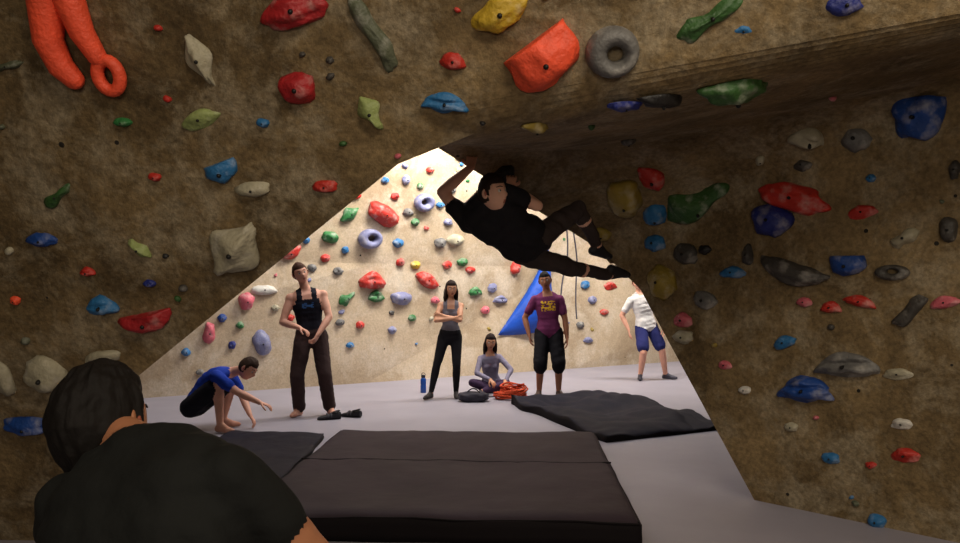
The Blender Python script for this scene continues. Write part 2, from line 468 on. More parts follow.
# blue triangular tarp draped over a corner of the back wall (swept, slightly billowed sheet)
pts = [pixel_to_wall(BACK, 547, 248), pixel_to_wall(BACK, 497, 335), pixel_to_wall(BACK, 556, 326)]
p = [q[0] for q in pts]; n = pts[1][1]
M_vol = mat('tarp_blue', (18, 74, 176), 0.55, 0.12, 6, 0.5, 12)
K = 18; vs = []; idx = {}
for i in range(K + 1):
    for j in range(K + 1 - i):
        a_, b_ = i / K, j / K; c_ = 1 - a_ - b_
        q_ = p[0] * a_ + p[1] * b_ + p[2] * c_
        bul = 27 * a_ * b_ * c_ * .28 + .04 + .05 * math.sin(a_ * 9 + b_ * 5) * (a_ * b_ + b_ * c_ + c_ * a_) * 3
        sag = (p[2] - p[1]).normalized() * (b_ * a_ * .25) + V((0, 0, -.22)) * (b_ * c_)
        idx[(i, j)] = len(vs); vs.append(q_ + n * bul + sag)
fs = []
for i in range(K):
    for j in range(K - i):
        fs.append((idx[(i, j)], idx[(i + 1, j)], idx[(i, j + 1)]))
        if i + j < K - 1: fs.append((idx[(i + 1, j)], idx[(i + 1, j + 1)], idx[(i, j + 1)]))
vol = make_obj('blue_tarp', vs, fs, None, [M_vol])
sv = vol.modifiers.new('s', 'SOLIDIFY'); sv.thickness = .01
M_rope2 = mat('rope_grey', (70, 66, 74), .8, .2, 60)
acc = Acc()
for (u0, u1, v1) in ((556, 553, 300), (562, 569, 318)):
    rp_ = []
    for k in range(16):
        t = k / 15
        q_ = pixel_to_wall(BACK, u0 + (u1 - u0) * t + 2.0 * math.sin(t * 5), 225 + (v1 - 225) * t)
        rp_.append(q_[0] + q_[1] * .3)
    acc.add(*tube(rp_, [.014] * 16, 8, 2), 0)
make_obj('hanging_rope', acc.v, acc.f, acc.m, [M_rope2])

# ------------------------------------------------------------------ mats
def pad(name, cx, cy, sx, sy, h, rot, m_top, m_side, rumple, seed, corners=None):
    nx, ny = 60, 60
    vs = []; fs = []; mi = []
    q = math.radians(rot)
    def pos(i, j):
        a = i / nx; b = j / ny
        if corners:
            c = corners
            p0 = V(c[0]) * (1 - a) + V(c[1]) * a; p1 = V(c[3]) * (1 - a) + V(c[2]) * a
            p = p0 * (1 - b) + p1 * b
            return p.x, p.y
        x = (a - .5) * sx; y = (b - .5) * sy
        return cx + x * math.cos(q) - y * math.sin(q), cy + x * math.sin(q) + y * math.cos(q)
    for j in range(ny + 1):
        for i in range(nx + 1):
            x, y = pos(i, j)
            e = min(i, nx - i, j, ny - j)
            ro = {0: -0.03, 1: -0.008}.get(e, 0) * (h / 0.17)
            wz = noise.noise(V((x * 1.7, y * 1.7, seed))) * rumple + abs(noise.noise(V((x * 4, y * 3, seed + 5)))) * rumple * 0.6
            k = 0.012 * noise.noise(V((x * 2, y * 2, 3 + seed))) if e == 0 else 0
            if corners and e == 0: k *= 4
            vs.append((x + k, y + k, h + ro + wz))
    for j in range(ny):
        for i in range(nx):
            a = j * (nx + 1) + i
            fs.append((a, a + 1, a + nx + 2, a + nx + 1)); mi.append(0)
    ring = [i for i in range(nx + 1)] + [j * (nx + 1) + nx for j in range(1, ny + 1)] + [ny * (nx + 1) + i for i in range(nx - 1, -1, -1)] + [j * (nx + 1) for j in range(ny - 1, 0, -1)]
    lv = []
    for lev in (0.66, 0.33, 0.0):
        o = len(vs)
        for r_ in ring:
            x, y, z = vs[r_]
            bl = 0.012 * noise.noise(V((x * 3, y * 3, lev * 9))) * (1 if lev else 0.3)
            vs.append((x + bl, y + bl, max(0.002 , z * lev)))
        lv.append(o)
    nr = len(ring); prev = ring
    for o in lv:
        cur = [o + k for k in range(nr)]
        for k in range(nr):
            fs.append((prev[(k + 1) % nr], prev[k], cur[k], cur[(k + 1) % nr])); mi.append(1)
        prev = cur
    fs.append(tuple(reversed(prev))); mi.append(1)
    return make_obj(name, vs, fs, mi, [m_top, m_side])
PAD = pad('crash_pad', -0.2, 5.77, 2.42, 2.7, 0.165, -3, M_mat, M_matside, 0.018, 1)
pad('crash_pad', 0, 0, 0, 0, 0.05, 0, M_mat2, M_matside, 0.02, 4, [(-2.6, 4.9, 0), (-1.5, 4.9, 0), (-1.56, 7.6, 0), (-2.55, 7.7, 0)])
pad('crash_pad', 0, 0, 0, 0, 0.07, 0, M_mat2, M_matside, 0.09, 9, [(1.22, 7.3, 0), (2.6, 8.0, 0), (1.95, 10.5, 0), (0.37, 9.75, 0)])

acc = Acc()
q = math.radians(-3)
def padp(x, y, z): return V((-0.2 + x * math.cos(q) - y * math.sin(q), 5.77 + x * math.sin(q) + y * math.cos(q), z))
for (x0, y0, x1, y1) in [(-1.2, -1.345, 1.2, -1.345), (1.2, -1.345, 1.2, 1.345), (-1.2, -1.345, -1.2, 1.345), (-1.2, 0.05, 1.2, 0.05)]:
    pp = [padp(x0 + (x1 - x0) * k / 20, y0 + (y1 - y0) * k / 20, 0.0) for k in range(21)]
    edge = y0 != 0.05
    pts = []
    for p_ in pp:
        wz = noise.noise(V((p_.x * 1.7, p_.y * 1.7, 1))) * 0.018 + abs(noise.noise(V((p_.x * 4, p_.y * 3, 6)))) * 0.018 * 0.6
        p_.z = 0.165 + wz + (-0.028 if edge else -0.003)
        pts.append(p_)
    acc.add(*tube(pts, [0.007] * 21, 6, 2), 0)
pipe = make_obj('piping', acc.v, acc.f, acc.m, [M_matside])
parent_to(pipe, PAD)

# ------------------------------------------------------------------ people
def ik(a, c, l1, l2, pole):
    d = c - a; L = d.length
    if L > 0.995 * (l1 + l2):
        c = a + d * (0.995 * (l1 + l2) / L); d = c - a; L = d.length
    dn = d / L
    x = (l1 * l1 - l2 * l2 + L * L) / (2 * L)
    h = math.sqrt(max(l1 * l1 - x * x, 0))
    pp = pole - dn * pole.dot(dn)
    pp = pp.normalized() if pp.length > 1e-5 else V((0, 0, 1))
    return a + dn * x + pp * h, c

def head_build(acc, c, fwd, up, s, MI, hair='short', n=(36, 28), low=0.0):
    up = up.normalized(); fwd = (fwd - up * fwd.dot(up)).normalized(); lx = fwd.cross(up).normalized()
    def T(p): return c + (lx * p[0] + fwd * p[1] + up * p[2]) * s
    def shape(dx, dy, dz, feat=True):
        x = .076 * dx; y = .090 * dy; z = .116 * dz
        if dz < 0:
            x *= 1 - 0.30 * (-dz) ** 1.6
            if dy < 0: y *= 1 - 0.30 * (-dz)
            else: y += .010 * (-dz)
        if dy < 0: y *= 1.10
        if feat and dy > 0:
            y += .024 * math.exp(-((dx / .14) ** 2 + ((dz + .15) / .17) ** 2))
            y += .006 * math.exp(-((dx / .5) ** 2 + ((dz - .24) / .09) ** 2))
            for sx in (-.38, .38):
                y -= .010 * math.exp(-(((dx - sx) / .17) ** 2 + ((dz - .07) / .12) ** 2))
            y += .006 * math.exp(-((dx / .25) ** 2 + ((dz + .47) / .07) ** 2))
            y += .006 * math.exp(-((dx / .25) ** 2 + ((dz + .85) / .12) ** 2))
        return x, y, z
    nu, nv = n
    vs = []; fs = []; ms = []
    dirs = []
    for j in range(nv + 1):
        th = math.pi * j / nv
        for i in range(nu):
            ph = 2 * math.pi * i / nu
            d = (math.sin(th) * math.cos(ph), math.sin(th) * math.sin(ph), math.cos(th))
            dirs.append(d)
            vs.append(T(shape(*d)))
    for j in range(nv):
        for i in range(nu):
            a = j * nu + i; b = j * nu + (i + 1) % nu
            fs.append((a, a + nu, b + nu, b))
            d = dirs[a]
            ms.append(MI['lip'] if (d[1] > 0.6 and abs(d[0]) < .27 and abs(d[2] + .47) < .07) else MI['skin'])
    acc.add(vs, fs, ms)
    def keepv(d):
        t = min(1, max(0, (d[1] + 0.05) / 0.5)); t = t * t * (3 - 2 * t)
        bk = min(1, max(0, (-d[1] - .05) / .3))
        return d[2] - (-0.42 + 0.92 * t) + (0.10 + low) * bk
    vs = []; fs = []
    k0 = 0.16 if hair != 'short' else 0.12
    if low: k0 = .17
    m_ = 3 if low else 1
    nu2, nv2 = (nu + 12) * m_, (nv + 12) * m_
    dirs = []
    for j in range(nv2 + 1):
        th = math.pi * j / nv2
        for i in range(nu2):
            ph = 2 * math.pi * i / nu2
            d = (math.sin(th) * math.cos(ph), math.sin(th) * math.sin(ph), math.cos(th))
            dirs.append(d)
            e = min(1, max(0, keepv(d) / 0.22))
            k = 0.99 + k0 * math.sqrt(e) + e * 0.05 * noise.noise(V(d) * 5)
            if low:
                # short straight locks running down from the crown
                fade = math.sqrt(max(0.0, 1 - d[2] * d[2]))
                k += e * fade * (.045 * noise.noise(V((math.cos(ph) * 6, math.sin(ph) * 6, d[2] * 1.2))) + .010 * noise.noise(V((math.cos(ph) * 30, math.sin(ph) * 30, d[2] * 2))))
            else:
                k += e * 0.03 * noise.noise(V((d[0] * 22, d[1] * 22, d[2] * 8)))
            p_ = shape(*d, feat=False)
            vs.append(T((p_[0] * k, p_[1] * k, p_[2] * k)))
    for j in range(nv2):
        for i in range(nu2):
            a = j * nu2 + i; b = j * nu2 + (i + 1) % nu2
            if keepv(dirs[a]) > -0.03: fs.append((a, a + nu2, b + nu2, b))
    acc.add(vs, fs, MI['hair'])
    for sx in (-1, 1):
        acc.add(*ellipsoid(T((sx * .030, .071, .008)), (.0125 * s,) * 3, nu=10, nv=8), MI['eye'])
        acc.add(*ellipsoid(T((sx * .030, .0805, .008)), (.0055 * s,) * 3, nu=8, nv=6), MI['iris'])
        acc.add(*tube([T((sx * .014, .089, .032)), T((sx * .032, .083, .036)), T((sx * .050, .068, .031))], [.0028 * s, .0035 * s, .002 * s], 6, 2), MI['hair'])
        acc.add(*ellipsoid(T((sx * .081, -.004, -.004)), (.010 * s, .019 * s, .031 * s), ((lx * 0.9 - fwd * 0.4 * sx).normalized(), (fwd * .9 + lx * sx * -.4).normalized(), up), 12, 10), MI['skin'])
        acc.add(*ellipsoid(T((sx * .088, .004, -.002)), (.004 * s, .009 * s, .017 * s), (lx, fwd, up), 8, 6), MI['lip'])
    if hair == 'long':
        rr = random.Random(5)
        for k in range(26):
            a = math.radians(200 + 140 * (k / 25.0) if k % 2 == 0 else 165 + 210 * k / 25.0)
            bx, by = math.cos(a), math.sin(a)
            L = rr.uniform(.20, .27)
            p0 = T((bx * .062, by * .075, .05)); p1 = T((bx * .085, by * .098 - .0, -.04))
            p2 = T((bx * .090, by * .100 - .01, -.13)); p3 = T((bx * .087 + rr.uniform(-.01, .01), by * .095 - .005, -L))
            acc.add(*tube([p0, p1, p2, p3], [.018 * s, .020 * s, .018 * s, .006 * s], 8, 2), MI['hair'])

def person(name, pelvis, neck, head, face, chest, arms, legs, cfg, root=(0, 0), headup=None, s=1.0, vox=0.011):
    """arms/legs keyed 'R','L' (anatomical). All joints placed in metres."""
    o = V((root[0], root[1], 0))
    W = lambda p: o + V(p)
    pelvis, neck, head = W(pelvis), W(neck), W(head)
    spine = neck - pelvis; TL = spine.length; su = spine.normalized()
    ch = V(chest); ch = (ch - su * ch.dot(su)).normalized()
    Rt = ch.cross(su).normalized()
    bend = cfg.get('hunch', 0.0)
    slots = ['skin', 'top', 'pants', 'shoe', 'hair', 'eye', 'iris', 'lip', 'print', 'sole']
    MI = {k: i for i, k in enumerate(slots)}
    fem = cfg.get('female', False)
    P = []
    def prim(a, b, r0, r1, m): P.append((a, b, r0, r1, MI[m]))
    def sp(t): return pelvis + spine * t - ch * bend * math.sin(math.pi * min(max(t, 0), 1)) + ch * 0.012 * s
    lv = [(-.12, .150, .088), (-.04, .165, .105), (.05, .165, .110), (.15, .155, .106), (.26, .142, .098), (.38, .142, .100), (.50, .152, .106), (.62, .162, .112), (.73, .168, .112), (.83, .168, .100), (.90, .150, .078), (.96, .105, .064)]
    if fem: lv = [(-.12, .156, .092), (-.04, .174, .110), (.05, .170, .112), (.15, .150, .102), (.26, .127, .090), (.38, .125, .088), (.50, .135, .094), (.62, .144, .099), (.73, .148, .101), (.83, .148, .090), (.90, .130, .072), (.96, .088, .058)]
    if cfg.get('loose'): lv = [(t, w + (.02 if t > .1 else 0), d + (.008 if t > .1 else 0)) for t, w, d in lv]
    bulk = cfg.get('bulk', 1.0)
    for t, w, d in lv:
        c = sp(t); w *= s * bulk; d *= s * bulk
        m = 'top' if t > .1 else 'pants'
        if cfg.get('untuck') and t > -.1: m = 'top'; w += .008; d += .006
        prim(c - Rt * (w - d * .98), c + Rt * (w - d * .98), d * .98, d * .98, m)
    if fem:
        for sx in (-1, 1):
            prim(sp(.66) + Rt * sx * .062 * s + ch * .05 * s, sp(.62) + Rt * sx * .06 * s + ch * .065 * s, .052 * s, .052 * s, 'top')
    nk = sp(.98)
    nr_ = cfg.get('neckr', .060)
    prim(nk, head - (head - nk) * .3, nr_ * s if not fem else .048 * s, (nr_ - .008) * s if not fem else .042 * s, 'skin')
    for k in ('R', 'L'):
        sg = 1 if k == 'R' else -1
        sh = sp(.86) + Rt * sg * (.172 if not fem else .152) * s * bulk
        tgt, pole, hd, pn, curl = arms[k]
        el, wr = ik(sh, W(tgt), .295 * s, .265 * s, V(pole))
        af_ = .90 if fem else 1.07
        slv = cfg['sleeve']
        prim(sp(.90) + Rt * sg * .07 * s, sh, .05 * s, .058 * s * af_, 'skin' if slv == 'none' else 'top')
        prim(sh, sh, .060 * s * af_, .060 * s * af_, 'skin' if slv == 'none' else 'top')
        prim(sh, el, .052 * s * af_, .039 * s * af_, 'skin')
        prim(sh.lerp(el, .3), sh.lerp(el, .6), .050 * s * af_, .047 * s * af_, 'skin')
        prim(el, el.lerp(wr, .35), .039 * s * af_, .041 * s * af_, 'skin'); prim(el.lerp(wr, .35), wr, .041 * s * af_, .026 * s * af_, 'skin')
        if slv == 'short': prim(sh, sh.lerp(el, cfg.get('slen', .62)), .067 * s, .064 * s, 'top')
        if cfg.get('loose'):
            prim(sp(.93) + Rt * sg * .03 * s, sh - spine.normalized() * .01, .068 * s, .064 * s, 'top')
            prim(sp(.72) + Rt * sg * .11 * s, sh.lerp(el, .3) - Rt * sg * .03 * s, .095 * s, .06 * s, 'top')
        if slv == 'long': prim(sh, el, .058 * s * af_, .048 * s * af_, 'top'); prim(el, wr.lerp(el, .06), .048 * s * af_, .034 * s * af_, 'top')
        hd = V(hd).normalized(); pn = V(pn); pn = (pn - hd * pn.dot(hd)).normalized(); sd_ = hd.cross(pn) * (-1 if k == 'R' else 1)
        for i in range(4):
            off = (i - 1.5) * .019 * s
            prim(wr + sd_ * off * .6, wr + hd * .085 * s + sd_ * off, .015 * s, .0125 * s, 'skin')
        arms[k] = (wr, hd, pn, sd_, curl)
    for k in ('R', 'L'):
        sg = 1 if k == 'R' else -1
        hp = sp(-.06) + Rt * sg * .092 * s - ch * .01
        tgt, pole, toe = legs[k]
        kn, an = ik(hp, W(tgt), .44 * s, .43 * s, V(pole))
        prim(hp, kn, .088 * s, .058 * s, 'skin'); prim(kn, kn.lerp(an, .3), .056 * s, .059 * s, 'skin'); prim(kn.lerp(an, .3), an, .058 * s, .037 * s, 'skin')
        pl = cfg['pants']
        if pl == 'long':
            prim(hp, kn, .106 * s, .086 * s, 'pants'); prim(kn, kn.lerp(an, .93), .084 * s, .076 * s, 'pants')
        elif pl == 'slim':
            prim(hp, kn, .094 * s, .066 * s, 'pants'); prim(kn, kn.lerp(an, .88), .064 * s, .046 * s, 'pants')
        elif pl == 'leggings':
            prim(hp, kn, .096 * s, .063 * s, 'pants'); prim(kn, kn.lerp(an, .3), .061 * s, .062 * s, 'pants'); prim(kn.lerp(an, .3), kn.lerp(an, .92), .062 * s, .042 * s, 'pants')
        elif pl == 'knee':
            prim(hp, kn, .112 * s, .100 * s, 'pants'); prim(kn, kn.lerp(an, .14), .100 * s, .096 * s, 'pants')
        elif pl == 'short':
            prim(hp, hp.lerp(kn, .78), .108 * s, .102 * s, 'pants')
        toe = V(toe).normalized(); dn = (an - kn); dn = dn - toe * dn.dot(toe); dn = dn.normalized()
        hl = an + dn * .048 * s - toe * .035 * s; ball = an + dn * .050 * s + toe * .115 * s; tip = an + dn * .055 * s + toe * .175 * s
        sm = 'skin' if cfg.get('barefoot') else 'shoe'
        prim(an, hl, .036 * s, .036 * s, sm); prim(hl, ball, .036 * s, .034 * s, sm); prim(an, ball, .038 * s, .032 * s, sm); prim(ball, tip, .036 * s, .026 * s, sm)
        sdv = toe.cross(dn)
        prim(ball + sdv * .014, ball - sdv * .014, .030 * s, .030 * s, sm)
    raw = Acc()
    for a, b, r0, r1, m in P:
        if (b - a).length < 1e-4: b = a + V((0, 0, .001))
        raw.add(*tube([a, b], [r0, r1], 14, 4), 0)
    me = bpy.data.meshes.new('tmp'); me.from_pydata([tuple(v) for v in raw.v], [], raw.f); me.update()
    ob = bpy.data.objects.new('tmp', me); scn.collection.objects.link(ob)
    rm = ob.modifiers.new('r', 'REMESH'); rm.mode = 'VOXEL'; rm.voxel_size = vox
    sm_ = ob.modifiers.new('s', 'SMOOTH'); sm_.factor = 0.5; sm_.iterations = cfg.get('smooth', 5)
    dg = bpy.context.evaluated_depsgraph_get()
    m2 = bpy.data.meshes.new_from_object(ob.evaluated_get(dg))
    bpy.data.objects.remove(ob)
    nv_ = len(m2.vertices); co = np.empty(nv_ * 3); m2.vertices.foreach_get('co', co); co = co.reshape(-1, 3)
    fcs = [tuple(p_.vertices) for p_ in m2.polygons]
    cen = np.array([co[list(f)].mean(0) for f in fcs])
    best = np.full(len(fcs), 1e9); lab = np.zeros(len(fcs), dtype=int)
    for a, b, r0, r1, m in P:
        a_ = np.array(a); ab = np.array(b) - a_; L2 = max(ab.dot(ab), 1e-9)
        t = np.clip(((cen - a_) @ ab) / L2, 0, 1)
        d = np.linalg.norm(cen - (a_ + t[:, None] * ab), axis=1) - (r0 + (r1 - r0) * t)
        k = d < best; best[k] = d[k]; lab[k] = m
    rel = cen - np.array(pelvis)
    tt = (rel @ np.array(su)) / TL; ll = (rel @ np.array(Rt)) / s; cc = rel @ np.array(ch)
    if cfg['sleeve'] == 'none':
        msk = (lab == MI['top']) & (tt > (.80 if not fem else .76)) & ((np.abs(ll) < .055) | (np.abs(ll) > .115))
        lab[msk] = MI['skin']
        lab[(lab == MI['top']) & (np.abs(ll) > .14) & (tt > .70)] = MI['skin']
        lab[(lab == MI['skin']) & (tt > .80) & (tt < 1.02) & (np.abs(ll) > .058) & (np.abs(ll) < .105) & (np.abs(cc) < .2)] = MI['top']
    elif not cfg.get('crew'):
        lab[(lab == MI['top']) & (tt > .95) & (np.abs(ll) < .07) & (cc > 0)] = MI['skin']
    if cfg.get('print'):
        t0, t1, w = cfg['print']
        msk = (lab == MI['top']) & (tt > t0) & (tt < t1) & (np.abs(ll) < w) & (cc > 0.03)
        pn_ = np.array([noise.noise(V((x[0] * 28, x[1] * 28, x[2] * 40))) for x in cen[msk]])
        idx_ = np.where(msk)[0]
        lab[idx_[pn_ > -0.12]] = MI['print']
    amp = cfg.get('folds', .006)
    vl = np.zeros(nv_)
    for f, l_ in zip(fcs, lab):
        if l_ in (MI['top'], MI['pants']):
            for i in f: vl[i] = 1
    nrm = np.empty(nv_ * 3); m2.vertices.foreach_get('normal', nrm); nrm = nrm.reshape(-1, 3)
    for i in np.where(vl > 0)[0]:
        x = co[i]
        w_ = noise.noise(V((x[0] * 9, x[1] * 9, x[2] * 16 + 3))) + .5 * noise.noise(V((x[0] * 20 + x[2] * 14, x[1] * 20, x[2] * 22)))
        co[i] = x + nrm[i] * w_ * amp
    acc = Acc()
    acc.v = [V(c_) for c_ in co]; acc.f = fcs; acc.m = list(int(x) for x in lab)
    for k in ('R', 'L'):
        wr, hd, pn, sd_, curl = arms[k]
        for i, Lf in enumerate((.062, .074, .080, .070)):
            off = (i - 1.5) * .0195 * s
            p_ = wr + hd * .082 * s + sd_ * off; d = hd + sd_ * (i - 1.5) * .05
            pts = [p_]; ang = 0
            for q_, fr in enumerate((.45, .31, .24)):
                ang += curl * (0.7, 1.0, 0.7)[q_]
                dd = d * math.cos(ang) + pn * math.sin(ang)
                p_ = p_ + dd.normalized() * Lf * fr * s; pts.append(p_)
            acc.add(*tube(pts, [.0092 * s, .0088 * s, .0082 * s, .007 * s], 8, 3), MI['skin'])
        b0 = wr + hd * .025 * s + sd_ * .024 * s
        b1 = b0 + (hd * .6 + sd_ * .7 + pn * .35).normalized() * .042 * s
        b2 = b1 + (hd * .8 + sd_ * .25 + pn * .5).normalized() * .032 * s
        b3 = b2 + (hd * .9 + pn * .5).normalized() * .022 * s
        acc.add(*tube([b0, b1, b2, b3], [.014 * s, .0115 * s, .010 * s, .008 * s], 8, 3), MI['skin'])
    hu = V(headup) if headup else (head - nk)
    head_build(acc, head, V(face), hu, s * cfg.get('hs', 1.06), MI, cfg.get('hair', 'short'), n=cfg.get('hn', (36, 28)), low=cfg.get('low', 0.0))
    c = cfg
    ms = [mat('skin_' + name, c['skin'], .55, .08, 9, .08, 60), mat('top_' + name, c['topc'], .85, .12, 6, .5, 14, spec=.2), mat('pants_' + name, c['pantc'], .85, .12, 6, .5, 14, spec=.2),
          mat('shoe_' + name, c.get('shoec', (30, 28, 30)), .6, .1), mat('hair_' + name, c.get('hairc', (22, 16, 13)), .7, .1, 20, .12, 90, spec=.2),
          mat('eye_white', (215, 208, 200), .3, .02), mat('eye_iris', (30, 20, 14), .3, .02), mat('lip_' + name, [x * k_ for x, k_ in zip(c['skin'], (.82, .62, .62))], .5, .05),
          mat('print_' + name, c.get('printc', (220, 190, 40)), .8, .05), M_dark]
    return make_obj(name, acc.v, acc.f, acc.m, ms)

LIGHT = (220, 162, 136); TAN = (190, 136, 104); BRN = (158, 104, 76)
person('man_in_black_tank_top', (0.03, .02, .955), (-.03, .02, 1.48), (-.085, -.03, 1.685), (.55, -.8, -.35), (.25, -1, 0),
       {'R': ((-.04, -.24, 1.05), (-1, .2, -.5), (.9, -.3, -.35), (.2, -.2, -1), .5), 'L': ((.17, -.22, .98), (1, .3, -.3), (-.35, -.35, -.7), (-1, .2, 0), .6)},
       {'R': ((-.10, -.02, .085), (-.1, -1, 0), (-.25, -1, 0)), 'L': ((.25, .03, .085), (.2, -1, 0), (.45, -.85, 0))},
       dict(sleeve='none', pants='long', skin=LIGHT, topc=(24, 24, 34), pantc=(62, 46, 44), shoec=(180, 130, 105), hairc=(74, 46, 32), barefoot=True, print=(.60, .72, .07), printc=(40, 80, 130), bulk=1.07),
       root=(-2.04, 8.9), s=1.01)
person('woman_with_crossed_arms', (.02, 0, .868), (.03, .0, 1.335), (.035, -.03, 1.50), (.25, -1, .05), (.05, -1, 0),
       {'R': ((.07, -.215, 1.10), (-1, -.1, -.35), (.95, .15, .15), (0, 1, 0), .35), 'L': ((-.07, -.19, 1.14), (1, -.1, -.35), (-.95, .15, .15), (0, 1, 0), .35)},
       {'R': ((-.24, -.08, .078), (-.2, -1, 0), (-.5, -1, 0)), 'L': ((.10, .02, .078), (.1, -1, 0), (.1, -1, 0))},
       dict(sleeve='none', pants='leggings', skin=TAN, topc=(104, 100, 108), pantc=(24, 22, 26), shoec=(50, 44, 44), female=True, hair='long', hairc=(40, 26, 20), folds=.002),
       root=(-.43, 10.3), s=.905)
person('seated_woman', (0, .10, .125), (-.02, .02, .575), (-.01, -.03, .745), (.1, -1, .2), (.1, -1, 0),
       {'R': ((-.02, -.30, .24), (-1, 0, -.3), (.5, -.5, -.5), (0, .3, -1), .5), 'L': ((.20, -.27, .22), (1, .2, -.2), (.1, -.8, -.5), (-.3, 0, -1), .5)},
       {'R': ((.10, -.28, .075), (-1, -.35, .35), (.9, -.4, 0)), 'L': ((-.14, -.36, .075), (1, -.35, .35), (-.9, -.4, 0))},
       dict(sleeve='long', pants='leggings', skin=TAN, topc=(128, 122, 142), pantc=(62, 44, 70), female=True, hair='long', hairc=(36, 22, 18), shoec=(50, 40, 44), folds=.004),
       root=(.16, 10.75), s=.9)
person('man_in_purple_shirt', (0.02, 0, .925), (0, .0, 1.425), (-.03, -.03, 1.615), (-.15, -1, .1), (0, -1, 0),
       {'R': ((-.25, -.06, .86), (-1, .6, 0), (.15, -.2, -1), (1, 0, 0), .35), 'L': ((.27, -.08, .82), (1, .6, 0), (.0, -.25, -1), (-1, 0, 0), .35)},
       {'R': ((-.11, -.0, .085), (-.1, -1, 0), (-.3, -1, 0)), 'L': ((.16, .0, .085), (.1, -1, 0), (.35, -1, 0))},
       dict(sleeve='short', pants='knee', skin=BRN, topc=(108, 46, 84), pantc=(22, 20, 24), shoec=(80, 60, 50), untuck=True, hairc=(16, 12, 12), print=(.55, .82, .10), printc=(226, 176, 30), bulk=1.0),
       root=(.93, 10.4), s=.98)
person('man_in_white_shirt', (.08, 0, .90), (-.02, .0, 1.42), (-.06, -.03, 1.61), (-.2, -1, -.1), (.3, -1, 0),
       {'R': ((-.22, -.1, .83), (-1, .5, 0), (.1, -.2, -1), (1, 0, 0), .35), 'L': ((.34, -.12, .86), (1, .5, 0), (.2, -.3, -1), (-1, 0, 0), .35)},
       {'R': ((-.02, -.05, .085), (0, -1, 0), (-.2, -1, 0)), 'L': ((.42, .05, .085), (.3, -1, 0), (.9, -.6, 0))},
       dict(sleeve='short', pants='short', skin=LIGHT, topc=(222, 218, 214), pantc=(40, 44, 96), shoec=(64, 62, 72), untuck=True, hairc=(60, 42, 30), bulk=1.05),
       root=(2.66, 12.4), s=1.0)
person('crouching_man', (-.26, 0, .27), (.10, -.02, .62), (.315, -.06, .66), (.7, -.25, -.65), (.6, -.12, -.8),
       {'R': ((.56, -.20, .27), (.0, -.4, -.6), (.95, 0, -.3), (0, 0, -1), .4), 'L': ((.30, .05, .15), (0, .6, -.3), (.5, 0, -.8), (-.6, 0, -.4), .5)},
       {'R': ((.06, -.18, .085), (1, -.3, .9), (.9, -.4, 0)), 'L': ((-.02, .14, .085), (1, .3, .9), (1, .1, 0))},
       dict(sleeve='short', pants='short', skin=LIGHT, topc=(32, 62, 165), pantc=(24, 24, 32), shoec=(190, 140, 115), barefoot=True, hairc=(62, 44, 32), hunch=.07, bulk=1.05),
       root=(-2.77, 8.0), headup=(.55, 0, .75), s=.97)
# climber tucked under the overhang, feet on the far holds
person('climbing_man', (.33, 5.14, 1.82), (-.01, 4.98, 2.08), (.085, 4.87, 2.125), (.8, -.65, .1), (.05, .85, .6),
       {'R': ((.21, 5.16, 2.20), (.6, -.7, -.6), (0.1, .45, .8), (.0, 1, .2), .7), 'L': ((-.065, 5.08, 2.32), (-1, -.1, -.1), (.1, .35, .8), (0, 1, .2), .7)},
       {'R': ((.88, 5.60, 1.82), (-.2, -.5, 1), (.75, .6, -.15)), 'L': ((1.05, 5.66, 1.59), (.25, -.5, -.6), (.7, .6, -.25))},
       dict(sleeve='short', slen=.55, pants='slim', skin=(236, 182, 156), topc=(34, 32, 36), pantc=(66, 56, 54), shoec=(34, 32, 36), untuck=True, hairc=(46, 32, 26), bulk=1.05, loose=True, folds=.012, hunch=.05),
       headup=(-.1, -.1, .95), s=.95, vox=.009)
# foreground man seated with his back to us
person('man_in_black_shirt', (-.58, 1.32, .61), (-.655, 1.49, 1.18), (-.815, 1.62, 1.205), (.30, .95, -.05), (.25, 1, 0),
       {'R': ((-.30, 1.78, .78), (1, -.4, -.8), (-.3, .9, -.3), (0, 0, -1), .3), 'L': ((-.84, 1.88, .70), (-.25, -.2, -1), (.3, .9, -.3), (0, 0, -1), .3)},
       {'R': ((-.34, 1.88, .085), (.1, 1, .8), (.1, 1, 0)), 'L': ((-.78, 1.93, .085), (-.1, 1, .8), (-.1, 1, 0))},
       dict(sleeve='short', slen=.38, pants='long', skin=(168, 112, 80), topc=(23, 24, 23), pantc=(40, 38, 44), hairc=(19, 15, 13), bulk=1.0, hunch=.04, hn=(64, 48), crew=True, low=.38, folds=.009, loose=True, neckr=.052, smooth=9, hs=1.02),
       headup=(-.08, .15, 1), s=1.05, vox=.008)

acc = Acc()
def abox(acc, x0, x1, y0, y1, z0, z1, m):
    vs = [(x, y, z) for z in (z0, z1) for y in (y0, y1) for x in (x0, x1)]
    acc.add(vs, [(0, 2, 3, 1), (4, 5, 7, 6), (0, 1, 5, 4), (2, 6, 7, 3), (0, 4, 6, 2), (1, 3, 7, 5)], m)
abox(acc, -1.25, -.05, 1.10, 1.50, .41, .46, 0)
for x in (-1.15, -.2):
    for y in (1.14, 1.40): abox(acc, x, x + .06, y, y + .06, 0, .41, 0)
abox(acc, -1.12, -.17, 1.16, 1.19, .32, .38, 0)
ob = make_obj('bench', acc.v, acc.f, acc.m, [mat('bench_wood', (110, 78, 48), .6, .25, 6)], smooth=False)
bb = ob.modifiers.new('b', 'BEVEL'); bb.width = .006; bb.segments = 2

